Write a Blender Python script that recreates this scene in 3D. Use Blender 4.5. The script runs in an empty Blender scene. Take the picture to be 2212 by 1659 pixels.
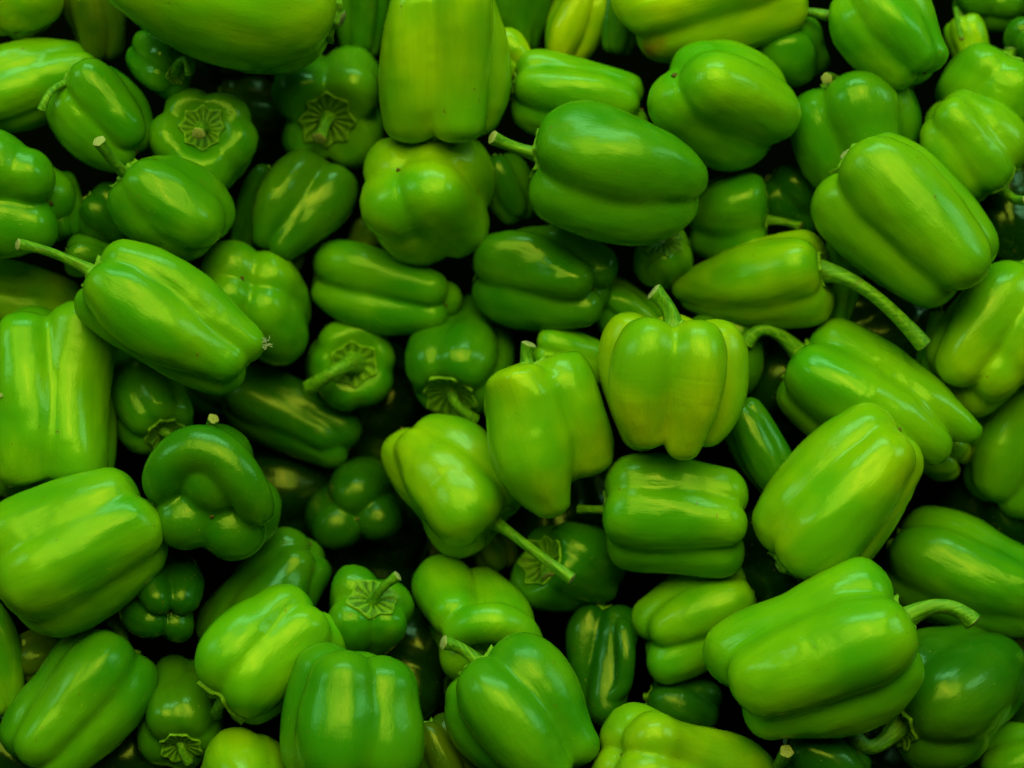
import bpy, math, random, time
import numpy as np
from mathutils import Vector, Matrix, Quaternion

T0 = time.time()
scene = bpy.context.scene
COL = scene.collection
R = math.radians

# ------------------------------------------------------------------ camera
# the plan of the heap was measured on a 2212 x 1659 grid; one unit of that grid is UNIT metres
GW, GH = 2212.0, 1659.0
FRAME_W = 0.72                      # metres across the heap at the focus distance
UNIT = FRAME_W / GW
DIST = 1.25                         # camera to heap surface
PITCH = 57.0                        # degrees below the horizon
TARGET = Vector((0.0, 0.0, 0.55))
cam_d = bpy.data.cameras.new('camera')
cam = bpy.data.objects.new('camera', cam_d)
COL.objects.link(cam)
view_dir = Vector((0.0, math.cos(R(PITCH)), -math.sin(R(PITCH))))
cam.location = TARGET - view_dir * DIST
cam.rotation_euler = (R(90 - PITCH), 0, 0)
cam_d.sensor_width = 36.0
cam_d.lens = 36.0 * DIST / FRAME_W
cam_d.clip_start = 0.05
cam_d.clip_end = 60.0
cam_d.dof.use_dof = True
cam_d.dof.focus_distance = DIST - 0.022
cam_d.dof.aperture_fstop = 2.6
scene.camera = cam
CAM_ROT = Matrix.Rotation(R(90 - PITCH), 3, 'X')

# ------------------------------------------------------------------ world and lamps
world = bpy.data.worlds.new('World')
scene.world = world
world.use_nodes = True
bg = world.node_tree.nodes['Background']
bg.inputs['Color'].default_value = (0.6, 0.9, 0.25, 1)
bg.inputs['Strength'].default_value = 0.018

def area_lamp(name, loc, aim, sx, sy, power, color):
    d = bpy.data.lights.new(name, 'AREA')
    d.shape = 'RECTANGLE'
    d.size, d.size_y = sx, sy
    d.energy = power
    d.color = color
    o = bpy.data.objects.new(name, d)
    COL.objects.link(o)
    o.location = loc
    o.rotation_euler = (Vector(aim) - Vector(loc)).to_track_quat('-Z', 'Y').to_euler()
    return o

# open market stall: broad soft light through a yellowish awning overhead, cool light from the open sides
area_lamp('lamp_awning', (0.0, 0.15, 3.2), (0, 0, 0.5), 3.0, 1.9, 86, (0.80, 1.0, 0.08))
area_lamp('lamp_open_back', (0.0, 2.0, 3.1), (0, 0, 0.5), 2.6, 0.85, 44, (0.38, 1.0, 0.62))
area_lamp('lamp_open_right', (2.6, 0.6, 2.5), (0, 0, 0.5), 0.8, 1.5, 15, (0.38, 1.0, 0.62))
area_lamp('lamp_open_left', (-2.6, 0.5, 2.7), (0, 0, 0.5), 0.8, 1.3, 12, (0.38, 1.0, 0.62))
area_lamp('lamp_warm_bulb_panel', (0.15, 0.1, 3.1), (0, 0, 0.5), 1.0, 0.5, 8, (1.0, 0.62, 0.05))

scene.view_settings.view_transform = 'Standard'
scene.view_settings.look = 'None'
scene.view_settings.exposure = 0.0
scene.view_settings.gamma = 1.0
scene.render.engine = 'CYCLES'
scene.cycles.max_bounces = 4
scene.cycles.diffuse_bounces = 2
scene.cycles.use_denoising = True

# ------------------------------------------------------------------ materials
class NT:
    def __init__(self, mat):
        self.t = mat.node_tree
        self.n = self.t.nodes
        self.l = self.t.links
    def node(self, typ, **kw):
        n = self.n.new(typ)
        for k, v in kw.items():
            setattr(n, k, v)
        return n
    def link(self, a, b):
        self.l.new(a, b)
    def noise(self, vec, scale, detail=3.0, rough=0.55, dist=0.0):
        n = self.node('ShaderNodeTexNoise')
        n.inputs['Scale'].default_value = scale
        n.inputs['Detail'].default_value = detail
        n.inputs['Roughness'].default_value = rough
        n.inputs['Distortion'].default_value = dist
        self.link(vec, n.inputs['Vector'])
        return n.outputs['Fac']
    def mapping(self, vec, sx, sy, sz):
        m = self.node('ShaderNodeMapping')
        m.inputs['Scale'].default_value = (sx, sy, sz)
        self.link(vec, m.inputs['Vector'])
        return m.outputs['Vector']
    def ramp(self, fac, stops):
        r = self.node('ShaderNodeValToRGB')
        e = r.color_ramp.elements
        e[0].position, e[0].color = stops[0][0], stops[0][1]
        e[1].position, e[1].color = stops[1][0], stops[1][1]
        for p, c in stops[2:]:
            x = e.new(p)
            x.color = c
        self.link(fac, r.inputs['Fac'])
        return r.outputs['Color']
    def mixc(self, fac, a, b, mode='MIX'):
        m = self.node('ShaderNodeMix', data_type='RGBA', blend_type=mode)
        for sock, v in ((m.inputs[0], fac), (m.inputs[6], a), (m.inputs[7], b)):
            if isinstance(v, (int, float)):
                sock.default_value = v
            elif isinstance(v, tuple):
                sock.default_value = v
            else:
                self.link(v, sock)
        return m.outputs[2]
    def math(self, op, a, b=0.0):
        m = self.node('ShaderNodeMath', operation=op)
        for i, v in enumerate((a, b)):
            if isinstance(v, (int, float)):
                m.inputs[i].default_value = v
            else:
                self.link(v, m.inputs[i])
        return m.outputs[0]

def g(v):
    return (v, v, v, 1)

def new_mat(name):
    m = bpy.data.materials.new(name)
    m.use_nodes = True
    return m, NT(m), m.node_tree.nodes['Principled BSDF']

def obj_vec(nt):
    """object coordinates shifted by a per-object random amount, so no two peppers share a pattern"""
    tc = nt.node('ShaderNodeTexCoord')
    oi = nt.node('ShaderNodeObjectInfo')
    mul = nt.math('MULTIPLY', oi.outputs['Random'], 7.0)
    add = nt.node('ShaderNodeVectorMath', operation='ADD')
    nt.link(tc.outputs['Object'], add.inputs[0])
    nt.link(mul, add.inputs[1])
    return add.outputs[0], oi, tc

def make_skin(name, blush=None):
    m, nt, b = new_mat(name)
    vec, oi, tc = obj_vec(nt)
    long = nt.mapping(vec, 1, 1, 0.07)
    streak = nt.noise(long, 230, 3, 0.6)
    at = nt.node('ShaderNodeAttribute', attribute_name='tone')
    base = oi.outputs['Color']
    # slow drift between the greener and the yellower side of the fruit
    yel = nt.mixc(1.0, base, (1.25, 1.06, 0.9, 1), 'MULTIPLY')
    grn = nt.mixc(1.0, base, (0.46, 0.78, 0.9, 1), 'MULTIPLY')
    c = nt.mixc(at.outputs['Fac'], grn, yel)
    c = nt.mixc(nt.ramp(streak, [(0.35, g(0.0)), (0.75, g(0.35))]), c, grn)
    fine = nt.noise(nt.mapping(vec, 1, 1, 0.5), 480, 2, 0.6)
    c = nt.mixc(nt.ramp(fine, [(0.71, g(0)), (0.77, g(0.55))]), c, (0.36, 0.42, 0.05, 1))
    marks = nt.noise(vec, 150, 3, 0.7)
    c = nt.mixc(nt.ramp(marks, [(0.69, g(0)), (0.735, g(0.75))]), c, (0.13, 0.10, 0.02, 1))
    if blush:
        sub = nt.node('ShaderNodeVectorMath', operation='DISTANCE')
        nt.link(tc.outputs['Object'], sub.inputs[0])
        sub.inputs[1].default_value = blush[0]
        rad = nt.math('DIVIDE', sub.outputs['Value'], blush[1])
        wob = nt.math('ADD', rad, nt.math('MULTIPLY', nt.math('SUBTRACT', nt.noise(vec, 70, 3), 0.5), 0.9))
        c = nt.mixc(nt.ramp(wob, [(0.25, g(0.85)), (1.0, g(0))]), c, (0.30, 0.05, 0.008, 1))
    nt.link(c, b.inputs['Base Color'])
    # some fruit is waxier than the rest
    rgh = nt.math('ADD', nt.ramp(streak, [(0.3, g(0.13)), (0.75, g(0.22))]), nt.math('MULTIPLY', oi.outputs['Random'], 0.09))
    nt.link(rgh, b.inputs['Roughness'])
    b.inputs['IOR'].default_value = 1.5
    b.inputs['Specular IOR Level'].default_value = 0.42
    b.inputs['Specular Tint'].default_value = (0.85, 1.0, 0.62, 1)
    h = nt.math('ADD', nt.math('MULTIPLY', streak, 0.22), nt.math('MULTIPLY', fine, 0.15))
    bump = nt.node('ShaderNodeBump')
    bump.inputs['Strength'].default_value = 0.55
    bump.inputs['Distance'].default_value = 0.0016
    nt.link(h, bump.inputs['Height'])
    nt.link(bump.outputs['Normal'], b.inputs['Normal'])
    return m

def make_green(name, ca, cb, scale, stretch, rough, bump_d, spot=(0.5, (0.10, 0.08, 0.02, 1)), veins=False, dry=False):
    m, nt, b = new_mat(name)
    vec, oi, tc = obj_vec(nt)
    n1 = nt.noise(nt.mapping(vec, 1, 1, stretch), scale, 4, 0.6)
    n2 = nt.noise(vec, scale * 0.3, 3)
    fac = nt.ramp(n1, [(0.35, g(0)), (0.68, g(1))])
    if veins:
        at = nt.node('ShaderNodeAttribute', attribute_name='tone')
        fac = nt.math('ADD', nt.math('MULTIPLY', at.outputs['Fac'], 0.8), nt.math('MULTIPLY', fac, 0.2))
    c = nt.mixc(fac, ca, cb)
    c = nt.mixc(nt.ramp(n2, [(0.55, g(0)), (0.75, g(spot[0]))]), c, spot[1])
    if dry:
        at = nt.node('ShaderNodeAttribute', attribute_name='tone')
        c = nt.mixc(nt.ramp(nt.math('ADD', at.outputs['Fac'], nt.math('MULTIPLY', n1, 0.3)), [(1.0, g(0)), (1.3, g(0.7))]), c, (0.15, 0.11, 0.04, 1))
    nt.link(c, b.inputs['Base Color'])
    b.inputs['Roughness'].default_value = rough
    b.inputs['Specular Tint'].default_value = (0.85, 1.0, 0.6, 1)
    bump = nt.node('ShaderNodeBump')
    bump.inputs['Strength'].default_value = 0.7
    bump.inputs['Distance'].default_value = bump_d
    nt.link(n1, bump.inputs['Height'])
    nt.link(bump.outputs['Normal'], b.inputs['Normal'])
    return m

MAT_SKIN = make_skin('pepper_skin')
MAT_STEM = make_green('pepper_stem', (0.035, 0.17, 0.010, 1), (0.17, 0.37, 0.025, 1), 420, 0.06, 0.42, 0.0012, dry=True)
MAT_CALYX = make_green('pepper_calyx', (0.015, 0.085, 0.004, 1), (0.19, 0.40, 0.02, 1), 330, 1.0, 0.5, 0.0012, (0.15, (0.10, 0.08, 0.02, 1)), True)
MAT_CUT = make_green('stem_cut', (0.22, 0.24, 0.13, 1), (0.40, 0.41, 0.29, 1), 900, 1.0, 0.8, 0.0006)
MAT_SCAR = make_green('blossom_scar', (0.05, 0.03, 0.012, 1), (0.12, 0.09, 0.03, 1), 900, 1.0, 0.8, 0.0006)
MAT_LINT = make_green('lint', (0.45, 0.45, 0.62, 1), (0.62, 0.62, 0.75, 1), 900, 1.0, 0.9, 0.0003)
MAT_BED = make_green('bed_gap_shade', (0.0012, 0.002, 0.0008, 1), (0.002, 0.003, 0.001, 1), 200, 1.0, 0.95, 0.001, (0.0, (0, 0, 0, 1)))  # added sheet, near-black so its colour stands in for the gap darkness
MAT_BED.node_tree.nodes['Principled BSDF'].inputs['Specular IOR Level'].default_value = 0.0  # no shine either, so the painted gap darkness stays black

# ------------------------------------------------------------------ heap bed
HEAP_TILT = 9.0                     # the heap surface falls back from the camera towards the top

def plane_z(y):
    return -(GH / 2 - y) * math.tan(R(HEAP_TILT))

def ray_dir(x, y):
    return Vector(((x - GW / 2) * UNIT / DIST, -(y - GH / 2) * UNIT / DIST, -1.0))

def to_world(x, y, z):
    t = DIST - z * UNIT
    return cam.location + CAM_ROT @ (ray_dir(x, y) * t)

def make_mesh(name, verts, faces, mat, parent=None, smooth=True):
    me = bpy.data.meshes.new(name)
    me.from_pydata([tuple(v) for v in verts], [], faces)
    if smooth:
        me.polygons.foreach_set('use_smooth', [True] * len(me.polygons))
    me.materials.append(mat)
    me.update()
    o = bpy.data.objects.new(name, me)
    COL.objects.link(o)
    if parent is not None:
        o.parent = parent
    return o

BED_Z = -900
n_ = Vector((0, -math.sin(R(HEAP_TILT)), math.cos(R(HEAP_TILT))))
def build_bed():
    nx, ny = 60, 50
    vs, fs = [], []
    c0 = to_world(GW / 2, GH / 2, BED_Z)
    ux = Vector((1, 0, 0))
    uy = CAM_ROT @ Vector((0, math.cos(R(HEAP_TILT)), -math.sin(R(HEAP_TILT))))
    un = ux.cross(uy)
    for j in range(ny + 1):
        for i in range(nx + 1):
            a, b = (i / nx - 0.5) * 2.2, (j / ny - 0.5) * 1.9
            h = 0.006 * math.sin(a * 9 + 2 * math.sin(b * 5)) + 0.004 * math.sin(b * 17 + a * 4)
            vs.append(c0 + ux * a + uy * b + un * h)
    for j in range(ny):
        for i in range(nx):
            k = j * (nx + 1) + i
            fs.append((k, k + 1, k + nx + 2, k + nx + 1))
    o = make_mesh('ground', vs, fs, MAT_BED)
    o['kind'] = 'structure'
    o['label'] = 'sheet added under the heap of peppers, blackened as gap shade'
build_bed()

# ------------------------------------------------------------------ pepper geometry
_rs = np.random.RandomState(3)
_TAB = _rs.rand(32, 32, 32).astype(np.float32)
def vnoise(P):
    i = np.floor(P).astype(int)
    f = P - i
    f = f * f * (3 - 2 * f)
    out = 0
    for dx in (0, 1):
        for dy in (0, 1):
            for dz in (0, 1):
                w = (f[:, 0] if dx else 1 - f[:, 0]) * (f[:, 1] if dy else 1 - f[:, 1]) * (f[:, 2] if dz else 1 - f[:, 2])
                out = out + w * _TAB[(i[:, 0] + dx) & 31, (i[:, 1] + dy) & 31, (i[:, 2] + dz) & 31]
    return out
def fbm(P, o=3):
    s, a, t = 0, 1.0, 0.0
    for k in range(o):
        s = s + a * vnoise(P * 2 ** k + 13.7 * k)
        t += a
        a *= 0.55
    return s / t
NTH, NV = 80, 58

def sphere_field(P, C, C2, rad, starts, k):
    d2 = (P * P).sum(1)[:, None] + C2[None, :] - 2.0 * (P @ C.T)
    d = np.sqrt(np.maximum(d2, 1e-9)) - rad[None, :]
    d = np.minimum.reduceat(d, starts, axis=1)           # nearest ball of each lobe
    m = d.min(1)
    return m - k * np.log(np.exp(-(d - m[:, None]) / k).sum(1))

class Shape:
    """one pepper in its own frame: width 1, z runs from the stem shoulder (0) to the blossom tip (A)"""
    def __init__(self, rng, A, n=4, q=0.62, tp=0.75, sp=0.30, sh=0.9, pit=0.10, pr=0.23, k=0.011, lw=None, lext=None,
                 loff=None, jit=0.22, dent=0.02, bend=(0, 0), twist=0.0, ell=0.0, mx=0.28, comp=0.22, tpow=1.7, extra=None, bul=1.0, **_):
        self.A, self.rng = A, rng
        self.comp = comp
        self.n = n
        C, RR, ST = [], [], []
        q = q * {3: 1.02, 4: 1.2, 5: 1.6, 6: 2.0}[n]
        for i in range(n):
            ST.append(len(C))
            a = 2 * math.pi * i / n + (rng.uniform(-jit, jit) if i else 0) + (loff[i] if loff else 0)
            w = (lw[i] if lw else 1.0 + rng.uniform(-0.10, 0.08))
            b1, b2, b3 = rng.uniform(0, 6.28), bul * rng.uniform(0.03, 0.10), rng.uniform(3.0, 6.0)
            ext = (lext[i] if lext else rng.uniform(-0.08, 0.04))
            K = 26
            for j in range(K):
                s = j / (K - 1)
                Rs = self.radius(s, sh, tp, mx, tpow)
                Rs *= w * (1 + b2 * math.sin(b3 * s + b1))
                qs = q + 0.45 * sp * max(0, (s - 0.45) / 0.55) ** 1.4 + 0.22 * max(0, (0.2 - s) / 0.2)
                rho = Rs / (1 + qs)
                c = Rs - rho
                if ext > 0.06 and s > 0.6:
                    rho *= 1 - 0.8 * ext * (s - 0.6) / 0.4
                r0 = self.radius(0, sh, tp, mx, tpow) * w / (1 + q)
                r1 = self.radius(1, sh, tp, mx, tpow) * w / (1 + q + 0.45 * sp)
                z = r0 + s * (A * (1 + ext) - r1 - r0)
                C.append((c * math.cos(a), c * math.sin(a), z))
                RR.append(rho)
        # core that closes the middle
        ST.append(len(C))
        rc0, rc1 = 0.62 * self.radius(0.2, sh, tp, mx, tpow), 0.58 * self.radius(0.8, sh, tp, mx, tpow)
        z0, z1 = rc0 + 0.13, A - rc1 - 0.16
        if z1 < z0:
            z0 = z1 = 0.5 * (z0 + z1)
        for j in range(24):
            u = j / 23
            C.append((0, 0, z0 + (z1 - z0) * u))
            RR.append(rc0 + (rc1 - rc0) * u)
        for chain in (extra or []):
            ST.append(len(C))
            pts = np.array(chain, float)
            m = np.linspace(0, len(pts) - 1, 22)
            for x in m:
                i = min(int(x), len(pts) - 2)
                u = x - i
                b = pts[i] * (1 - u) + pts[i + 1] * u
                C.append((b[0], b[1], b[2] * A)); RR.append(b[3])
        self.C = np.array(C, np.float32)
        self.C2 = (self.C * self.C).sum(1)
        self.ST = np.array(ST)
        self.rad = np.array(RR, np.float32)
        self.k = k
        self.pit_r = pr
        self.pit_z = -self.pit_r + pit
        self.fw = [(rng.uniform(2.5, 7.5), rng.uniform(2.5, 7.5), rng.uniform(1.5, 5.0), rng.uniform(0, 6.28), rng.uniform(0.5, 1.0)) for _ in range(6)]
        self.dent, self.bend, self.twist, self.ell = dent, bend, twist, ell

    @staticmethod
    def radius(s, sh, tp, mx, tpow):
        r = 1.0
        if s < mx:
            r -= (1 - sh) * ((mx - s) / mx) ** 2
        else:
            r -= (1 - tp) * ((s - mx) / (1 - mx)) ** tpow
        return 0.5 * r

    def field(self, P):
        d = sphere_field(P.astype(np.float32), self.C, self.C2, self.rad, self.ST, self.k)
        pc = np.array([0, 0, self.pit_z])
        e = self.pit_r - np.sqrt(((P - pc) ** 2).sum(1))
        kk = 0.035                                     # smooth subtraction of the stem pit
        h = np.clip(0.5 + 0.5 * (e - d) / kk, 0, 1)
        d = d * (1 - h) + e * h + kk * h * (1 - h)
        return d

    def trace(self, O, D, t0, steps=22):
        t = np.full(len(O), t0)
        for _ in range(steps):
            d = self.field(O + D * t[:, None])
            t -= d * 0.92
            t = np.maximum(t, 0.0)
        return O + D * t[:, None]

    def deform(self, P):
        P = P.copy()
        A = self.A
        t = P[:, 2] / A
        tt = np.clip(t, 0, 1)
        w = np.clip((tt - 0.25) / 0.5, 0, 1)
        cp = self.comp * (1 - 0.75 * w * w * (3 - 2 * w))            # the shoulder is squarer than the tip
        z = A * (tt - cp * np.sin(2 * np.pi * tt) / (2 * np.pi)) + A * (t - tt) * (1 - cp)
        nz = np.zeros(len(P))
        for fx, fy, fz, ph, am in self.fw:
            nz += am * np.sin(fx * P[:, 0] + fy * P[:, 1] + fz * z + ph)
        s = 1 + self.dent * nz
        P[:, 0] *= s * (1 + self.ell)
        P[:, 1] *= s * (1 - self.ell)
        if self.twist:
            a = self.twist * (z / A)
            c, sn = np.cos(a), np.sin(a)
            P[:, 0], P[:, 1] = P[:, 0] * c - P[:, 1] * sn, P[:, 0] * sn + P[:, 1] * c
        u = z / A
        P[:, 0] += self.bend[0] * (u * u - 0.33)
        P[:, 1] += self.bend[1] * (u * u - 0.33)
        P[:, 2] = z - A / 2
        return P

    def body(self):
        A = self.A
        v = (np.arange(1, NV) / NV)
        # fan rays at both ends, parallel rays in the middle
        f = 0.30
        psi = np.where(v < f, (v / f) * np.pi / 2, np.where(v > 1 - f, np.pi - ((1 - v) / f) * np.pi / 2, np.pi / 2))
        za, zb = min(0.42, A * 0.4), A - min(0.40, A * 0.4)
        m = np.clip((v - f) / (1 - 2 * f), 0, 1)
        zo = za + (zb - za) * m
        th = np.arange(NTH) / NTH * 2 * np.pi
        PS, TH = np.meshgrid(psi, th, indexing='ij')
        ZO = np.repeat(zo[:, None], NTH, 1)
        D = np.stack([np.sin(PS) * np.cos(TH), np.sin(PS) * np.sin(TH), -np.cos(PS)], -1).reshape(-1, 3)
        O = np.stack([np.zeros_like(ZO), np.zeros_like(ZO), ZO], -1).reshape(-1, 3)
        top = np.array([[0, 0, -1.0]]); bot = np.array([[0, 0, 1.0]])
        D = np.vstack([D, top, bot])
        O = np.vstack([O, [[0, 0, za]], [[0, 0, zb]]])
        P = self.trace(O, D, 1.25 + 0.6)
        rows = NV - 1
        faces = []
        for j in range(rows - 1):
            for i in range(NTH):
                i2 = (i + 1) % NTH
                faces.append((j * NTH + i, (j + 1) * NTH + i, (j + 1) * NTH + i2, j * NTH + i2))
        a, b = rows * NTH, rows * NTH + 1
        for i in range(NTH):
            i2 = (i + 1) % NTH
            faces.append((a, i, i2))
            faces.append((b, (rows - 1) * NTH + i2, (rows - 1) * NTH + i))
        self.tip_z = P[-1, 2]
        self.pit_bottom = P[-2, 2]
        return self.deform(P), faces

    def calyx(self, rc=0.18):
        rng = self.rng
        nr, na = 9, 72
        pts = rng.choice([6, 7, 8])
        ph = rng.uniform(0, 6)
        V, edge = [], []
        rr = np.linspace(0.0, 1.0, nr + 1)[1:]
        th = np.arange(na) / na * 2 * np.pi
        saw = np.abs(((th * pts / (2 * np.pi) + ph) % 1.0) - 0.5) * 2      # 1 at the points, 0 between
        rim = rc * (0.88 + 0.20 * saw ** 1.6) * (1 + 0.06 * np.sin(2 * th + ph) + 0.04 * np.sin(3 * th + 2 * ph))
        X = np.outer(rr, rim * np.cos(th)).ravel()
        Y = np.outer(rr, rim * np.sin(th)).ravel()
        O = np.stack([X, Y, np.full_like(X, self.A * 0.45)], -1)
        D = np.tile([0, 0, -1.0], (len(X), 1))
        S = self.trace(O, D, self.A * 0.45 + 0.5, 30)
        RRR = np.repeat(rr, na); THH = np.tile(th, nr)
        rib = np.cos(THH * pts * 2 + 0.5 * np.sin(RRR * 6 + 3 * THH) + ph) * 0.5 + 0.5
        fine = np.sin(THH * 31 + 9 * RRR) * np.sin(RRR * 17 + THH * 5)
        lift = 0.022 + 0.028 * rib * RRR ** 0.6 * (1.1 - RRR) * 2 + 0.004 * fine * RRR + 0.014 * np.clip((RRR - 0.85) / 0.15, 0, 1)
        T = S.copy(); T[:, 2] -= lift
        skirt = S[-na:].copy(); skirt[:, 2] += 0.012
        cen = np.array([[0, 0, self.pit_bottom - 0.02]])
        V = self.deform(np.vstack([T, skirt, cen]))
        self.vein = np.concatenate([np.clip(rib * 0.75 + 0.25 * fine + 0.9 * np.clip((RRR - 0.9) / 0.1, 0, 1), 0, 1), np.ones(na) * .4, [0.5]])
        F = []
        for j in range(nr):
            for i in range(na):
                i2 = (i + 1) % na
                F.append((j * na + i, (j + 1) * na + i, (j + 1) * na + i2, j * na + i2))
        c = (nr + 1) * na
        for i in range(na):
            F.append((c, i, (i + 1) % na))
        return V, F

    def scar(self):
        V, F = [], []
        na = 10
        z = self.tip_z
        for r, dz in ((0.022, -0.02), (0.016, 0.012)):
            for i in range(na):
                a = 2 * math.pi * i / na
                w = 1 + 0.3 * math.sin(3 * a + z * 40)
                V.append((r * w * math.cos(a), r * w * math.sin(a), z + dz))
        V.append((0, 0, z + 0.02))
        for i in range(na):
            i2 = (i + 1) % na
            F.append((i, i2, na + i2, na + i)); F.append((na + i, na + i2, 2 * na))
        return self.deform(np.array(V)), F

def tube(points, radii, sides, ridge, ph):
    P = [Vector(p) for p in points]
    V, F = [], []
    up = Vector((0.3, 0.8, 0.2))
    for i, p in enumerate(P):
        t = (P[min(i + 1, len(P) - 1)] - P[max(i - 1, 0)]).normalized()
        if i == 0:
            x = (up - t * up.dot(t)).normalized()
        else:
            x = (x - t * x.dot(t)).normalized()
        y = t.cross(x)
        for s in range(sides):
            a = 2 * math.pi * s / sides
            r = radii[i] * (1 + ridge * math.cos(5 * a + ph + 0.8 * i / len(P)) + 0.4 * ridge * math.sin(3 * a + ph * 2 + i * 0.5))
            V.append(p + (x * math.cos(a) + y * math.sin(a)) * r)
    for i in range(len(P) - 1):
        for s in range(sides):
            s2 = (s + 1) % sides
            F.append((i * sides + s, i * sides + s2, (i + 1) * sides + s2, (i + 1) * sides + s))
    return V, F

# ------------------------------------------------------------------ colours
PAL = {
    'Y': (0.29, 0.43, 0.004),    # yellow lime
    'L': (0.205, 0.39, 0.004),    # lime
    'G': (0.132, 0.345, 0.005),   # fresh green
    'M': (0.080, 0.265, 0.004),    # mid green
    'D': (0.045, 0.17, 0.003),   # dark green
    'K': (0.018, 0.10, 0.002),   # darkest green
    'B': (0.005, 0.028, 0.001),   # near-black, shade of the gaps put into the colour
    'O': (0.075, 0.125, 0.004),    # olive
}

# ------------------------------------------------------------------ heap plan
# order (0 = topmost), box on the plan grid, axis angle stem->tip (0 right, 90 down), tilt (+ tip towards the camera),
# lobes, roll of the first lobe from facing the camera, colour, label, shape options; st = where the stem ends (x, y, height)
HEAP = []
def P(order, box, ang, tilt, n, roll, col, label, **o):
    HEAP.append((order, box, ang, tilt, n, roll, col, label, o))

#--- top row
P(1.2, (-45,-70,134,86), 88, 25, 4, 40, 'L', 'lime pepper in the top left corner, tip scar pointing down', sp=0.5, tp=0.6)
P(2.2, (128,-60,272,135), 80, 0, 4, 20, 'O', 'dim olive pepper between the corner pepper and the biggest one, out of focus')
P(0.3, (225, -190, 731, 157), 192, 0, 3, 0, 'L', 'biggest pepper, smooth lime, cropped by the top edge', q=0.22, tp=0.55, comp=0.05, dent=0.012, sp=0.2, dz=110, tpow=1.6, bul=0.3)
P(1.4, (-70, 83, 216, 288), 342, -5, 3, 15, 'G', 'broad green pepper at the left edge under the corner pepper', tp=0.75, q=0.4)
P(1.2, (256, 78, 438, 205), 212, -58, 4, 30, 'M', 'small pepper with a curled stem under the biggest pepper', st=(404, 158, 110), asp=1.1, sb=1, sc=(400, 95, 140), pit=0.08, sr=0.9)
P(0.8, (102, 127, 331, 373), 48, 12, 3, -35, 'M', 'green pepper with a thin stem at its left shoulder, above the bumpy one', st=(97, 240, 60), q=0.6, tp=0.72, asp=1.05, sr=0.75, sc=(115, 180, 70))
P(1.3, (330, 183, 547, 433), 86, -70, 5, 10, 'M', 'pepper facing the camera with a star calyx and a white stem stub', st=(430, 290, 160), q=0.42, sh=1.04, asp=1.05, pit=0.2, rc=0.2, pr=0.36, tp=0.75, bend=(0, 0))
P(1.4, (580, 108, 838, 352), 285, -70, 4, 30, 'M', 'lobed pepper facing the camera, its stem bent down with a pale broken end', st=(690, 296, 150), q=0.75, asp=1.0, pit=0.22, rc=0.22, tp=0.9, pr=0.36, sh=1.02, bend=(0, 0))
P(1.0, (-110,277,164,560), 5, 20, 3, 60, 'M', 'deeply creased green pepper cut by the left edge, two fat lobes', sp=.5, q=.8, tp=.85)
P(2.4, (80,370,184,520), 80, 10, 4, 20, 'D', 'dark pepper peeping out right of the deeply creased pepper')
P(0.6, (231, 340, 512, 562), 36, 4, 3, -10, 'M', 'bumpy pepper with a long upright stem ending in a brown cut', st=(224, 312, 110), q=0.35, tp=0.95, dent=0.03, asp=1.05, sr=1.05, tpow=1.6, sh=0.6, sc=(262, 375, 50), mx=0.72, comp=0.05)
P(1.0, (543, 323, 777, 563), 122, 22, 4, 45, 'D', 'dark glossy pepper with two finger tips pointing down left', sp=0.6, tp=0.62, q=0.6, asp=1.25, lext=[0.1, -0.12, -0.1, 0.13])
P(2.3, (498,345,625,560), 112, 0, 4, 0, 'D', 'dark narrow pepper behind the glossy two-fingered one')
P(0.5, (773, 282, 1078, 574), 222, 48, 4, -10, 'L', 'plump lime pepper showing its creased tip and tiny dark scar', q=0.5, sp=0.12, tp=0.95, asp=1.0, sh=1.0, comp=0.3)
P(0.4, (818, -60, 1106, 308), 268, 4, 4, 23, 'L', 'tall square-shouldered lime pepper at the top edge', q=0.75, tp=0.9, comp=0.3, sh=0.97, dz=20, bul=1.0, dent=0.03)
P(1.5, (1050,50,1152,185), 45, 25, 4, 45, 'Y', 'small yellow lime tip peeping out right of the tall lime pepper')
P(2.4, (1065,-80,1195,115), 95, 0, 4, 0, 'D', 'dark blurred pepper at the top edge behind the yellow tip')
P(1.9, (1178, -40, 1325, 150), 110, 0, 4, 30, 'Y', 'blurred yellow pepper with a pale reflection at the top')
P(1.0, (1103,107,1401,312), 8, 0, 4, -10, 'G', 'lime pepper lying behind the big scuffed one', tp=.8, q=.6)
P(0.2, (1142, 219, 1528, 531), 10, 0, 3, -28, 'M', 'big green pepper with scuffed yellow shine and a curved stem left', st=(1066, 296, 30), q=0.6, tp=0.55, sp=0.35, sh=0.9, loff=[0, -0.1, 0], comp=0.25, tpow=2.4, lext=[0.0, -0.03, -0.05], sr=0.85, lw=[1.0, 1.06, 0.9], k=0.011)
P(0.5, (1399, 88, 1731, 371), 207, 36, 3, 17, 'G', 'three-lobed green pepper with its tip dimple facing the camera', q=0.52, sp=0.15, tp=0.95, asp=1.1)
P(0.6, (1325, -150, 1745, 136), 163, 8, 3, 30, 'Y', 'yellow lime pepper with a red blush, cropped by the top edge', q=0.6, tp=0.85, blush=1)
P(1.7, (1298,-30,1400,120), 100, 10, 4, 0, 'D', 'dark pepper half hidden left of the blushed pepper')
P(1.9, (1600,40,1792,195), 70, -10, 4, 0, 'M', 'dim pepper in shade under the blushed pepper, grey stem up right', st=(1785,38,60))
P(0.7, (1783, -70, 2056, 186), 52, 5, 4, -20, 'G', 'blurred green pepper with a long pale reflection, top right', q=0.55, tp=0.8, asp=1.4)
P(1.9, (1880,110,1985,210), 60, 5, 4, 20, 'O', 'olive tip showing below the blurred green pepper')
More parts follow.
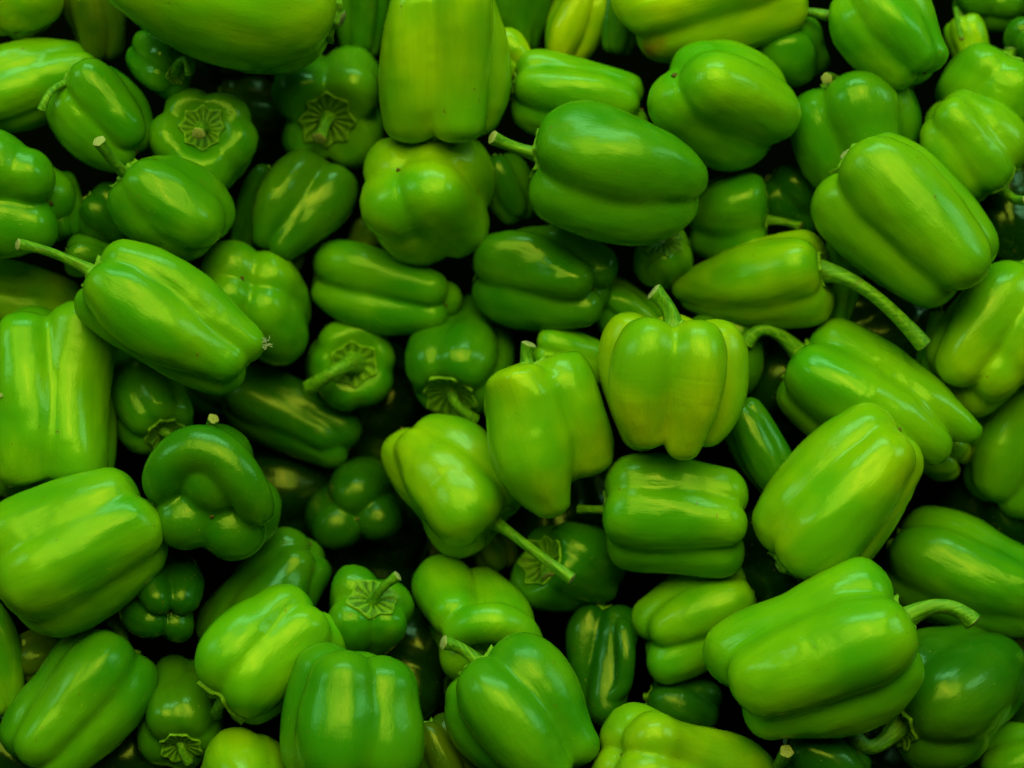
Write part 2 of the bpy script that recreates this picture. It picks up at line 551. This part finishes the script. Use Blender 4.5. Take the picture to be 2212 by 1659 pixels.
P(1.7, (2040,30,2140,160), 70, 10, 4, 20, 'L', 'small lime pepper with a hanging stem across it, top right', st=(2078,84,130))
P(2.3, (2060,-90,2215,70), 20, 0, 4, 0, 'D', 'dark pepper in the top right corner')
P(2.0, (2165,30,2300,150), 100, -50, 4, 0, 'D', 'dark ring-shaped pepper top at the right edge')
P(1.2, (2020,98,2260,310), 118, 5, 4, 40, 'G', 'ribbed lime pepper blurred at the right edge, below the corner')
P(0.7, (1988, 195, 2225, 437), 232, 14, 4, 10, 'G', 'rounded lime pepper with a withered calyx at lower right', st=(2216, 428, 110), q=0.5, asp=1.1, rc=0.28)
P(1.1, (1702,153,1988,420), 70, 8, 4, -20, 'M', 'green pepper with a thin stem rising left, behind the long diagonal one', st=(1786,172,60), q=.62, sr=.7)
P(0.3, (1750, 288, 2156, 662), 46, 2, 3, -15, 'G', 'long green pepper lying diagonally with a narrow side lobe', q=0.7, tp=0.82, asp=1.3, comp=0.15, jit=0.0, loff=[0, -0.25, 0], lw=[1.0, 1.0, 0.95], bul=0.5)
P(1.4, (1480,374,1657,595), 180, 0, 4, 35, 'M', 'pepper in shade under the three-lobed one, straight stem to the right', st=(1727,490,10), sh=.98, comp=.5, sr=.8)
P(2.4, (1630,350,1800,520), 45, 0, 4, 40, 'K', 'very dark pepper with a bluish shine in the gap below the three-lobed one')
P(1.2, (1355, 494, 1509, 616), 92, -58, 5, 0, 'G', 'small pepper top with a dimpled calyx and no stem, below the scuffed one', nostem=1, q=0.4, asp=1.0, rc=0.3)
P(1.9, (1020,330,1155,485), 70, 5, 4, 0, 'D', 'dark pepper with a pale blue reflection left of the scuffed one')
P(1.1, (1018, 484, 1336, 716), 14, 18, 4, -25, 'D', 'dark green pepper with four bulging tips, below the scuffed pepper', q=0.7, sp=0.6, tp=0.8, lext=[-0.06, 0.03, 0.03, 0.06], dent=0.04, bul=1.5)
P(0.9, (670, 517, 999, 724), 14, 20, 3, -50, 'M', 'glossy green pepper with three rounded tips right, above the ring-shaped top', q=0.72, sp=0.35, tp=0.8, lext=[-0.05, -0.03, 0.0])
P(1.2, (437, 521, 674, 790), 238, 62, 4, -2, 'G', 'knobbly pepper showing its bulging bottom lobes, behind the long stemmed one', q=0.62, sp=0.1, tp=1.0, asp=1.2)
P(0.3, (162, 521, 572, 853), 33, 2, 4, 12, 'G', 'long green pepper with a straight stem and a bit of lint at its tip', st=(53, 533, 30), q=0.6, tp=0.78, sp=0.35, asp=1.5, sr=0.85, lint=1)
P(1.3, (-70,559,174,740), 190, 10, 4, 40, 'L', 'lime pepper at the left edge behind the long stemmed one')
P(0.4, (-25, 651, 252, 1085), 273, -12, 4, 38, 'G', 'tall lime pepper standing at the left edge, twin lobes on top', q=0.72, sp=0.5, tp=0.9, st=(140, 1060, -20), pit=0.22, pr=0.32)
P(1.5, (213, 742, 415, 985), 245, -42, 5, 20, 'M', 'dark pepper with a crinkled calyx facing lower right, left of centre', st=(405, 950, 60), q=0.45, asp=1.2, rc=0.22, pr=0.3, pit=0.12)
P(0.2, (-40, 1009, 356, 1378), 333, 4, 4, 22, 'G', 'big lime pepper at the left edge, stem pointing out of frame', st=(-40, 1290, 30), q=0.48, tp=0.82, asp=1.35, bul=0.5)
P(1.1, (314, 915, 614, 1207), 95, 72, 3, 5, 'D', 'dark pepper with one lobe curled over its tip, stem cut behind', q=0.8, sp=0.2, tp=0.9, asp=1.05, st=(460, 905, 20), fold=1, sc=(440, 935, -40), loff=[0, 0, -0.3], folds=[[(-0.78, 0.2, 0.45, 0.27), (-0.7, -0.34, 0.66, 0.33), (-0.3, -0.62, 0.74, 0.37), (0.06, -0.52, 0.85, 0.36), (0.34, -0.2, 0.92, 0.33), (0.54, 0.12, 0.86, 0.29), (0.66, 0.45, 0.55, 0.24)]], k=0.015, sr=0.7)
P(1.2, (478, 789, 783, 1009), 28, 8, 4, 10, 'D', 'dark green pepper lying below the ring-shaped top', q=0.4, tp=0.86, sp=0.3, asp=1.45)
P(0.9, (655, 682, 858, 882), 290, -87, 6, 0, 'M', 'ring-shaped pepper top facing the camera with a thick stem', st=(672, 836, 110), q=0.25, sh=1.06, asp=1.1, pit=0.22, rc=0.25, dent=0.006, jit=0.05, sr=1.5, tp=0.7, sc=(745, 785, 190), pr=0.38, bend=(0, 0), twist=0.0, mx=0.2)
P(1.4, (878, 630, 1112, 912), 285, -45, 5, 10, 'D', 'dark pepper hanging down, stem and calyx at its lower end', st=(1026, 905, 70), q=0.45, asp=1.25, rc=0.27, pit=0.2, pr=0.32)
P(1.6, (1150,704,1320,840), 200, 15, 4, 40, 'G', 'lime pepper half hidden behind the upright middle one')
P(2.0, (1265,605,1450,750), 220, 0, 4, 20, 'G', 'pepper in shade behind the stem of the round ribbed one')
P(0.3, (1041, 760, 1327, 1118), 72, 2, 3, 35, 'L', 'upright lime pepper in the middle with a short pale stem', st=(1143, 744, 10), q=0.75, tp=0.72, sp=1.6, asp=1.35, sh=0.92, comp=0.42, sr=0.9, lext=[0.1, -0.1, -0.12], lw=[1.0, 1.0, 0.92], jit=0.0)
P(0.2, (1289, 672, 1618, 992), 94, -5, 5, 30, 'Y', 'round ribbed lime pepper with an upright stem, right of the middle one', st=(1412, 632, 20), q=1.0, sp=0.5, tp=0.7, asp=1.0, comp=0.25, sh=0.9, k=0.016, sr=1.0, bul=0.4)
P(0.35, (827, 886, 1146, 1212), 226, -16, 3, -20, 'L', 'lime pepper with a long broken stem pointing down right', st=(1224, 1241, 160), q=0.5, tp=0.72, asp=1.3, sh=1.12, comp=0.45, rc=0.22, sr=0.9, sc=(1095, 1145, 120), mx=0.12, pr=0.32, pit=0.2)
P(1.3, (668, 975, 875, 1197), 95, 80, 3, 0, 'K', 'very dark pepper showing three bottom lobes, in the dark centre gap', q=0.7, sp=0.4, asp=1.1, tp=0.9)
P(1.6, (1118, 1108, 1342, 1337), 25, -48, 5, 0, 'D', 'dark pepper with its brown calyx pit behind the broken stem', st=(1185, 1245, 100), q=0.42, asp=1.1, pit=0.24, rc=0.26, sr=1.1, pr=0.32)
P(0.5, (1304, 979, 1616, 1249), 2, 2, 4, 15, 'G', 'short broad green pepper with split right end, stem to the left', st=(1250, 1100, -30), q=0.6, tp=0.86, sp=0.8, comp=0.4, sr=0.7)
P(1.4, (1560,838,1735,1120), 62, 0, 4, 20, 'D', 'slim dark pepper with a pale reflection behind the round ribbed one', q=.4, asp=1.7)
P(0.4, (1450, 497, 1802, 712), 170, -18, 3, 15, 'L', 'cone-shaped lime pepper with a long curved stem to the right', st=(1979, 742, 100), q=0.35, tp=0.42, sh=0.97, comp=0.42, sr=1.35, asp=1.35, tpow=1.2, ell=0.0, sc=(1850, 585, 130), pr=0.3, pit=0.16, rc=0.2)
P(1.5, (1775,494,1866,720), 95, 0, 4, 0, 'M', 'green pepper showing behind the calyx of the cone-shaped one')
P(0.5, (2003,565,2330,905), 128, 20, 4, 40, 'L', 'lime pepper with two fat lobes at the right edge', q=.65, sp=.4, asp=1.15, tp=.85)
P(1.6, (1978,670,2070,850), 100, 0, 4, 20, 'M', 'narrow green pepper under the fat lime one at the right edge')
P(0.1, (1673, 690, 2120, 1010), 33, 4, 4, 5, 'G', 'horned green pepper with finger-like tips and a curled stem', st=(1618, 742, 40), q=0.6, tp=0.62, sp=1.0, asp=0.98, lext=[0.18, 0.0, -0.1, 0.3], lw=[1.0, 1.0, 0.95, 0.95], tpow=1.1, dent=0.045, comp=0.3, sr=0.95, sc=(1660, 665, 60), wr=3.0)
P(1.3, (1960,900,2102,1042), 35, 15, 4, 45, 'L', 'lime pepper tip with two knobs under the horned pepper', sp=.9, q=.9, tp=.8)
P(0.05, (1609, 888, 2013, 1258), 312, 2, 4, 10, 'L', 'smooth lime pepper lying diagonally below the horned one', q=0.45, tp=0.75, asp=1.4, sp=0.3, comp=0.1, bul=0.4, dent=0.015)
P(1.0, (2082,800,2330,1122), 112, 0, 4, 20, 'M', 'green pepper cut by the right edge, dark dimple at its lower end', q=.5, asp=1.4)
P(1.0, (1912,1094,2290,1378), 22, 4, 4, 0, 'M', 'dark green pepper at the right edge above the curved stem', q=.5, asp=1.4)
P(0.02, (1519, 1202, 1990, 1600), 156, 2, 4, -5, 'G', 'big ribbed green pepper with a thick stem to the right, near the bottom', st=(2094, 1340, 10), q=0.68, sp=0.35, tp=0.8, asp=1.3, comp=0.15, sr=0.95, k=0.018, sc=(2030, 1270, 20))
P(0.9, (1364, 1199, 1655, 1478), 158, 4, 4, 10, 'G', 'pale green pepper in two lobes left of the big ribbed one', q=0.7, sp=0.4, asp=1.3, st=(1665, 1285, 20))
P(0.8, (1850, 1347, 2220, 1665), 322, -38, 4, 20, 'D', 'dark green pepper with blue shine, curled stem at its lower left', st=(1852, 1580, 170), q=0.5, asp=1.15, rc=0.18, sc=(1890, 1650, 180), sr=1.1)
P(1.6, (2110,1560,2330,1760), 350, 0, 4, 0, 'M', 'green pepper in the bottom right corner')
P(0.5, (1268, 1529, 1690, 1790), 195, 48, 4, 40, 'L', 'blurred lime pepper at the bottom edge, small stem to the right', st=(1697, 1622, 20), q=0.6, sp=0.4, tp=1.0, comp=0.1)
P(0.25, (950, 1373, 1302, 1700), 54, 3, 4, 15, 'M', 'blurred blue-green pepper with a pale stem up left, bottom middle', st=(958, 1390, 20), q=0.7, sp=0.75, asp=1.25, tp=0.8, sr=0.9)
P(0.8, (880, 1204, 1162, 1468), 60, 56, 3, 15, 'G', 'lime pepper with bulging folded lobes above the blue-green one', q=0.85, sp=0.2, tp=0.95, asp=1.05, folds=[[(-0.4, 0.35, 0.75, 0.22), (-0.05, 0.08, 0.95, 0.29), (0.38, 0.04, 0.98, 0.31), (0.72, 0.22, 0.8, 0.3), (0.86, 0.55, 0.5, 0.26)]])
P(1.4, (700, 1224, 897, 1440), 110, -60, 4, 30, 'M', 'pepper top with a ragged green calyx and a pointed stem', st=(856, 1248, 130), q=0.7, asp=1.05, rc=0.25, pr=0.3, pit=0.1)
P(1.5, (418,1143,720,1465), 302, 2, 4, 10, 'D', 'long dark pepper leaning behind the lime one, lower left', q=.5, asp=1.7)
P(0.4, (428, 1258, 747, 1568), 312, -8, 4, 30, 'G', 'lime pepper with withered brown calyx at its lower left end', q=0.55, tp=0.85, asp=1.15, st=(470, 1540, -40), rc=0.26)
P(2.2, (238,1195,452,1375), 60, 60, 4, 0, 'K', 'almost black pepper showing round bottom lobes, lower left gap', q=.85, sp=.4, asp=1.0)
P(0.3, (8,1350,337,1690), 125, 10, 4, 20, 'M', 'blurred green pepper with lobed tips pointing to the lower left corner', q=.6, sp=.5, asp=1.25, tp=.75, st=(238,1340,-40))
P(1.0, (-90,1300,52,1545), 75, 0, 4, 40, 'G', 'green pepper sliver at the left edge near the bottom')
P(1.5, (318, 1385, 475, 1690), 275, -45, 5, 20, 'D', 'dark pepper with calyx and thin stem in shade, bottom left', st=(408, 1640, 60), q=0.5, rc=0.2, asp=1.15)
P(0.3, (400,1589,648,1800), 80, 55, 4, 20, 'L', 'lime pepper top showing at the bottom edge, left of the middle', q=.4)
P(0.2, (603, 1388, 916, 1710), 273, 2, 4, -20, 'M', 'broad smooth green pepper at the bottom edge', q=0.6, tp=0.9, sp=0.35, comp=0.25, bul=0.3, dent=0.015)
P(1.4, (1222, 1305, 1383, 1565), 92, 10, 3, 60, 'K', 'dark twisted pepper with bluish streaks, right of the blue-green one', q=0.7, sp=0.5, dent=0.04, twist=0.9, folds=[[(0.5, -1.25, 0.5, 0.25), (0.62, -0.3, 0.85, 0.27), (0.55, 0.6, 0.85, 0.24), (0.1, 0.98, 0.8, 0.2), (-0.3, 0.85, 0.7, 0.15)]])
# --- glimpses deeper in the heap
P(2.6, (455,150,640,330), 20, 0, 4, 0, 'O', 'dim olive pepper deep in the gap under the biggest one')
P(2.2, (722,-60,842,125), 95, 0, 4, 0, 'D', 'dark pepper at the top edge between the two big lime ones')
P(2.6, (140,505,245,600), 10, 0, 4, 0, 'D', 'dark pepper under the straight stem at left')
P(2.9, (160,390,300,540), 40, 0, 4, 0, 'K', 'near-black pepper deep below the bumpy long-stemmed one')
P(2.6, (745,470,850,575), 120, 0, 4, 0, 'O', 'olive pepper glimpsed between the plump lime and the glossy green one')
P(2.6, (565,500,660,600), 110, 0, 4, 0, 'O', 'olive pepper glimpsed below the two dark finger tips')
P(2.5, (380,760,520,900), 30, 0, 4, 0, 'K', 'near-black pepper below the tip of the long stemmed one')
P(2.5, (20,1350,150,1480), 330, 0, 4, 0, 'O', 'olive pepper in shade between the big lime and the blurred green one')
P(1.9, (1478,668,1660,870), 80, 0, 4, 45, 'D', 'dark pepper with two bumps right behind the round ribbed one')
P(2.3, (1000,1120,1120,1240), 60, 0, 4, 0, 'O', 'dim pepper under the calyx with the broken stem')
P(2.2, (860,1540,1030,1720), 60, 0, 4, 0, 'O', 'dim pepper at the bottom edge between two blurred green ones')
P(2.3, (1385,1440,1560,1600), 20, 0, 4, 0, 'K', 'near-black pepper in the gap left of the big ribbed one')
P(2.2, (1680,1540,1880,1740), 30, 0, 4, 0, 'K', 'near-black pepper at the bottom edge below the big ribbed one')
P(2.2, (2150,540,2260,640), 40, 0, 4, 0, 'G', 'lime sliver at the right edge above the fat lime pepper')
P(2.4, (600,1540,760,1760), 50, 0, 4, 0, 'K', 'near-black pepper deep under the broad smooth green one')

# ------------------------------------------------------------------ building the heap
CELL = 8.0
GX0, GY0 = -500.0, -500.0
NXC, NYC = int(3300 / CELL), int(2800 / CELL)
BACK = np.full((NXC, NYC), 1e6)

def frame_axes(ang, tilt):
    ca, sa, ct, st = math.cos(R(ang)), math.sin(R(ang)), math.cos(R(tilt)), math.sin(R(tilt))
    a = np.array([ca * ct, -sa * ct, st])
    e1 = np.array([0, 0, 1.0]) - st * a
    e1 /= np.linalg.norm(e1)
    e2 = np.cross(a, e1)
    return a, e1, e2

def fuse(ob, verts, faces, width, off):
    """grow a folded lobe and the body into one continuous skin"""
    me = bpy.data.meshes.new('fruit_fused')
    me.from_pydata(verts, [], faces)
    tmp = bpy.data.objects.new('fuse_work', me)
    COL.objects.link(tmp)
    rm = tmp.modifiers.new('remesh', 'REMESH')
    rm.mode = 'VOXEL'
    rm.voxel_size = width * 0.017
    sm = tmp.modifiers.new('smooth', 'SMOOTH')
    sm.iterations = 15
    sm.factor = 0.5
    dg = bpy.context.evaluated_depsgraph_get()
    res = bpy.data.meshes.new_from_object(tmp.evaluated_get(dg))
    bpy.data.objects.remove(tmp)
    res.name = 'fruit'
    res.materials.clear()
    res.materials.append(ob.data.materials[0])
    n = len(res.vertices)
    co = np.zeros(n * 3)
    res.vertices.foreach_get('co', co)
    W = co.reshape(-1, 3) / width
    tone = np.clip((fbm(W * 2.2 + off, 3) - .5) * 2.2 + (fbm(W * [6, 6, 1.2] + off, 2) - .5) * 1.3 + .5, 0, 1)
    res.polygons.foreach_set('use_smooth', [True] * len(res.polygons))
    res.attributes.new('tone', 'FLOAT', 'POINT').data.foreach_set('value', tone.astype(np.float32))
    ob.data = res

FRUITS = {}
def build_pepper(idx, spec):
    order, box, ang, tilt, n, roll, col, label, o = spec
    rng = random.Random(idx * 7919 + 13)
    bw, bh = box[2] - box[0], box[3] - box[1]
    ca, sa = abs(math.cos(R(ang))), abs(math.sin(R(ang)))
    along, across = bw * ca * ca + bh * sa * sa, bw * sa * sa + bh * ca * ca
    A = o.get('asp') or max(1.0, min(1.9, along / across * (1.12 if abs(tilt) > 15 else 1.0)))
    kw = {k: v for k, v in o.items() if k in ('q', 'tp', 'sp', 'sh', 'pit', 'pr', 'k', 'lw', 'lext', 'loff', 'jit', 'dent', 'bend', 'twist', 'ell', 'mx', 'comp', 'tpow', 'extra', 'bul')}
    kw.setdefault('q', rng.uniform(0.48, 0.66))
    kw.setdefault('tp', rng.uniform(0.7, 0.85))
    kw.setdefault('bend', (rng.uniform(-.07, .07), rng.uniform(-.07, .07)))
    kw.setdefault('twist', rng.uniform(-.25, .25))
    kw.setdefault('ell', rng.uniform(-.04, .04))
    kw.setdefault('dent', 0.024)
    a, e1, e2 = frame_axes(ang, tilt)
    cr, sr = math.cos(R(roll)), math.sin(R(roll))
    ex, ey = e1 * cr + e2 * sr, -e1 * sr + e2 * cr
    M = np.stack([ex, ey, a], 1)                     # columns: images of local x, y, z (y up)
    S = Shape(rng, A, n=n, **kw)
    V, F = S.body()
    sW = sL = across / 1.0 if abs(tilt) < 45 else 0.5 * (bw + bh)
    for it in range(4):
        Q = (V * [sW, sW, sL]) @ M.T
        rx = bw / (Q[:, 0].max() - Q[:, 0].min())
        ry = bh / (Q[:, 1].max() - Q[:, 1].min())
        if abs(tilt) < 42:
            wl = ca * ca
            sL *= rx ** wl * ry ** (1 - wl)
            sW *= rx ** (1 - wl) * ry ** wl
        else:
            f = math.sqrt(rx * ry)
            sL *= f; sW *= f
        r = sL / sW
        if r > 1.35: sL = sW * 1.35
        if r < 0.72: sL = sW * 0.72
    Q = (V * [sW, sW, sL]) @ M.T
    cx0 = 0.5 * (Q[:, 0].max() + Q[:, 0].min()); cy0 = 0.5 * (Q[:, 1].max() + Q[:, 1].min())
    px = 0.5 * (box[0] + box[2]) - cx0
    py = 0.5 * (box[1] + box[3]) + cy0
    X, Y, Z = Q[:, 0] + px, -Q[:, 1] + py, Q[:, 2]
    # how high can it lie without cutting the peppers above it
    ix = np.clip(((X - GX0) / CELL).astype(int), 0, NXC - 1); iy = np.clip(((Y - GY0) / CELL).astype(int), 0, NYC - 1)
    front = np.full((NXC, NYC), -1e9); back = np.full((NXC, NYC), 1e9)
    np.maximum.at(front, (ix, iy), Z); np.minimum.at(back, (ix, iy), Z)
    gap = (BACK - front)[(front > -1e8) & (BACK < 1e5)]
    zc = plane_z(py) - order * 52 + o.get('dz', 0)
    if len(gap):
        zc = min(zc, np.percentile(gap, 5) + 14)
    zc = max(zc, BED_Z + 60)
    msk = back < 1e8
    BACK[msk] = np.minimum(BACK[msk], 0.62 * back[msk] + 0.38 * front[msk] + zc)
    # into the world
    t = DIST - zc * UNIT
    f = UNIT * t / DIST
    d = ray_dir(px, py)
    q = Vector((0, 0, -1)).rotation_difference(d.normalized())
    rot = CAM_ROT @ q.to_matrix() @ Matrix(M.tolist())
    loc = cam.location + CAM_ROT @ (d * t)
    root = bpy.data.objects.new('bell_pepper', None)
    root.empty_display_size = 0.02
    COL.objects.link(root)
    root.matrix_world = Matrix.LocRotScale(loc, rot.to_quaternion(), None)
    root['label'] = label
    root['category'] = 'bell pepper'
    root['group'] = 'peppers beyond the edges of the picture' if 'beyond the edge' in label else 'green bell peppers in the heap'
    sc = np.array([sW, sW, sL]) * f
    mat = MAT_SKIN
    if o.get('blush'):
        lp = M.T @ np.array([1398 - px, -(108 - py), 90.0]) * f
        mat = make_skin('pepper_skin_blushed', (tuple(lp), 0.021))
    VW = V * sc
    off = np.array([rng.uniform(0, 30) for _ in range(3)])
    N = V / np.maximum(np.linalg.norm(V * [1, 1, .4], axis=1), .05)[:, None] * [1, 1, .3]
    wav = fbm(V * [9, 9, 2.6] + off, 3) - 0.5
    wri = (fbm(V * [20, 20, 16] + off, 2) - 0.5) * np.clip((fbm(V * 3 + off, 2) - .5) * 8, 0, 1)
    VW = VW + N * (wav * 0.030 + wri * 0.010 * o.get('wr', 1.0))[:, None] * sW * f
    fo = make_mesh('fruit', VW, F, mat, root)
    tone = np.clip((fbm(V * 2.2 + off, 3) - .5) * 2.2 + (fbm(V * [6, 6, 1.2] + off, 2) - .5) * 1.3 + .5, 0, 1)
    fo.data.attributes.new('tone', 'FLOAT', 'POINT').data.foreach_set('value', tone.astype(np.float32))
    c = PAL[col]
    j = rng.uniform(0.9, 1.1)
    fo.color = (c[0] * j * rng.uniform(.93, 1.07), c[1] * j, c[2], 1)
    for ch in o.get('folds', []):                    # a lobe folded over the tip: (right, down, out, radius) in half widths
        hw = 0.5 * bw
        pts = np.array([(x_ * hw, -y_ * hw, z_ * hw, r_ * hw) for x_, y_, z_, r_ in ch])
        pts[:, 0] += cx0; pts[:, 1] += cy0
        mm = np.linspace(0, len(pts) - 1, 41)
        sm = np.stack([np.interp(mm, np.arange(len(pts)), pts[:, c_]) for c_ in range(4)], 1)
        for _ in range(14):
            sm[1:-1] = 0.25 * sm[:-2] + 0.5 * sm[1:-1] + 0.25 * sm[2:]
        cap = np.minimum(np.arange(41), np.arange(41)[::-1]) / 5.0
        sm[:, 3] *= np.sqrt(np.clip(1 - (1 - np.clip(cap, 0, 1)) ** 2, 0.004, 1))
        lp = (sm[:, :3] @ M) * f
        LV, LF = tube(lp, sm[:, 3] * f, 28, 0.02, rng.uniform(0, 6))
        nb = len(VW)
        TF2 = [tuple(i + nb for i in q_) for q_ in LF]
        TF2 += [tuple(nb + i for i in range(27, -1, -1)), tuple(nb + 40 * 28 + i for i in range(28))]
        fuse(fo, [tuple(v) for v in VW] + [tuple(v) for v in LV], list(F) + TF2, sW * f, off)
    CV, CF = S.calyx(o.get('rc', 0.155))
    co = make_mesh('calyx', CV * sc, CF, MAT_CALYX, root)
    co.data.attributes.new('tone', 'FLOAT', 'POINT').data.foreach_set('value', S.vein.astype(np.float32))
    SV, SF = S.scar()
    make_mesh('blossom_scar', SV * sc, SF, MAT_SCAR, root)
    # stem
    base = S.deform(np.array([[0, 0, S.pit_bottom + 0.03]]))[0] * sc
    st = o.get('st')
    srad = 0.073 * o.get('sr', 1.0) * sW * f
    if st:
        loc_e = M.T @ np.array([st[0] - px, -(st[1] - py), st[2]]) * f
    else:
        loc_e = base + np.array([rng.uniform(-.03, .03), rng.uniform(-.03, .03), -0.12]) * sW * f
        if o.get('nostem'):
            loc_e = base + np.array([0, 0, -0.05]) * sW * f
    b0, b2 = Vector(base), Vector(loc_e)
    ln = (b2 - b0).length
    b1 = b0 + Vector((0, 0, -1)) * ln * o.get('sk', 0.55)
    if o.get('sc'):
        c_ = o['sc']
        b1 = Vector(M.T @ np.array([c_[0] - px, -(c_[1] - py), c_[2]]) * f)
    pts, rad = [], []
    NS = 16
    for i in range(NS + 1):
        u = i / NS
        pts.append(b0 * (1 - u) ** 2 + b1 * 2 * u * (1 - u) + b2 * u * u)
        rad.append(srad * (0.72 + 0.8 * (1 - u) ** 6 + 0.10 * max(0, u - .8) / .2 - 0.1 * math.sin(u * 3)))
    TV, TF = tube(pts, rad, 15, 0.08, rng.uniform(0, 6))
    so = make_mesh('stem', TV, TF, MAT_STEM, root)
    so.data.attributes.new('tone', 'FLOAT', 'POINT').data.foreach_set('value', np.repeat(np.linspace(0, 1, NS + 1), 15).astype(np.float32))
    tdir = (pts[-1] - pts[-2]).normalized()
    ring = [Vector(v) for v in TV[-15:]]
    cv = [v + tdir * 0 for v in ring]
    cv += [pts[-1] + (v - pts[-1]) * 0.72 + tdir * srad * 0.16 for v in ring] + [pts[-1] + tdir * srad * 0.02]
    cf = []
    for s in range(15):
        s2 = (s + 1) % 15
        cf.append((s, s2, 15 + s2, 15 + s)); cf.append((15 + s, 15 + s2, 30))
    make_mesh('cut_end', cv, cf, MAT_CUT, so)
    FRUITS[label] = (root, X, Y, Z, VW)

for idx, spec in sorted(enumerate(HEAP), key=lambda t: t[1][0]):
    build_pepper(idx, spec)

# peppers that only show as dim shapes at the bottom of the gaps, shade put into their colour
frng = random.Random(77)
used_ = set()
ox_, oy_ = int((-60 - GX0) / CELL), int((-60 - GY0) / CELL)
nx_, ny_ = int(2330 / CELL), int(1780 / CELL)
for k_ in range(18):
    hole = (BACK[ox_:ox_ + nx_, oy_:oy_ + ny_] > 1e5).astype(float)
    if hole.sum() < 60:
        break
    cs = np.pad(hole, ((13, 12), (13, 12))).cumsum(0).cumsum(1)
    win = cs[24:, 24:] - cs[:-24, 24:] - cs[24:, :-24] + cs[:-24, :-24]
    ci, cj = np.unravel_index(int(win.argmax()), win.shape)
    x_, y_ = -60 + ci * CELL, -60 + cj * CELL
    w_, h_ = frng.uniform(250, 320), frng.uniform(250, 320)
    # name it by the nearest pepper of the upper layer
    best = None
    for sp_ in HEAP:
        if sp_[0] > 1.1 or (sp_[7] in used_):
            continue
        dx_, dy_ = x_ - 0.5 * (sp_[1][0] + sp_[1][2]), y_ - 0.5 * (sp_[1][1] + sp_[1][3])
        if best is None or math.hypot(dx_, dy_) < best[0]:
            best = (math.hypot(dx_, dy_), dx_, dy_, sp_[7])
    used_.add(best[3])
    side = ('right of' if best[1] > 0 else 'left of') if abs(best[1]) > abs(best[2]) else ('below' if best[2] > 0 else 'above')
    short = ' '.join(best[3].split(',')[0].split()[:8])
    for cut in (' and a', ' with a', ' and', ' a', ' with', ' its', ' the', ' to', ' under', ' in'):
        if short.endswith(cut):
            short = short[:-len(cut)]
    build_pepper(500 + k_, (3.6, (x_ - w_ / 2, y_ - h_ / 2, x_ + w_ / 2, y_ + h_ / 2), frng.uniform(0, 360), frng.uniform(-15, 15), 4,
                            frng.uniform(0, 90), 'B', 'shade-coloured pepper deep in the gap %s %s' % (side, short), {'fill': 1}))

# the heap goes on past the edges of the picture
rim = [(-170 + 235 * i, y0) for i in range(12) for y0 in (-230, 1905)] + [(x0, 60 + 240 * j) for j in range(7) for x0 in (-235, 2450)]
for k_, (x_, y_) in enumerate(rim):
    x_ += frng.uniform(-30, 30); y_ += frng.uniform(-30, 30)
    w_, h_ = frng.uniform(240, 330), frng.uniform(240, 330)
    build_pepper(700 + k_, (frng.uniform(1.0, 1.8), (x_ - w_ / 2, y_ - h_ / 2, x_ + w_ / 2, y_ + h_ / 2), frng.uniform(0, 360), frng.uniform(-25, 25), 4,
                            frng.uniform(0, 90), frng.choice('GMDL'), 'green pepper where the heap goes on beyond the edge of the picture', {'fill': 1}))

# ------------------------------------------------------------------ small litter
def on_skin(frag, x, y):
    root, X, Y, Z, VW = next(v for k, v in FRUITS.items() if frag in k)
    score = Z - 6.0 * np.hypot(X - x, Y - y)
    return root.matrix_world @ Vector(VW[int(score.argmax())])

def lint_tuft(x, y):
    rng = random.Random(5)
    V, F = [], []
    for kf in range(26):
        p0 = Vector((rng.uniform(-1, 1), rng.uniform(-1, 1), rng.uniform(-.3, .3))) * 0.003
        pts = [p0]
        d = Vector((rng.uniform(-1, 1), rng.uniform(-1, 1), rng.uniform(0, 1))).normalized()
        for s in range(5):
            d = (d + Vector((rng.uniform(-1, 1), rng.uniform(-1, 1), rng.uniform(-1, 1))) * .5).normalized()
            pts.append(pts[-1] + d * 0.0009)
        tv, tf = tube(pts, [0.00022] * 6, 4, 0, 0)
        b = len(V)
        V += tv
        F += [tuple(i + b for i in q) for q in tf]
    o = make_mesh('lint', V, F, MAT_LINT)
    o.location = on_skin('bit of lint at its tip', x, y)
    o.rotation_euler = cam.rotation_euler
    o['label'] = 'tiny pale blue tuft of lint on a pepper tip'
    o['category'] = 'lint'

def scrap(frag, x, y, label, seed):
    rng = random.Random(seed)
    V = []
    for dz in (-0.0004, 0.0008):
        for i in range(9):
            a = 6.2832 * i / 9
            r = 0.0021 * rng.uniform(.55, 1.1)
            V.append((r * math.cos(a), 0.7 * r * math.sin(a), dz + rng.uniform(-.0003, .0003)))
    F = [tuple(range(9, 18)), tuple(range(8, -1, -1))] + [(i, (i + 1) % 9, 9 + (i + 1) % 9, 9 + i) for i in range(9)]
    o = make_mesh('leaf_scrap', V, F, MAT_CUT, smooth=False)
    o.location = on_skin(frag, x, y)
    o.rotation_euler = (R(90 - PITCH), 0, rng.uniform(0, 6))
    o['label'] = label
    o['category'] = 'scrap'

lint_tuft(563, 740)
scrap('plump lime pepper', 885, 292, 'tiny pale scrap on the top rim of the plump lime pepper', 2)
scrap('tall lime pepper standing', 12, 858, 'tiny pale scrap on the tall lime pepper at the left edge', 4)
bpy.context.view_layer.update()
print('built', len(HEAP), 'peppers in', round(time.time() - T0, 1), 's')
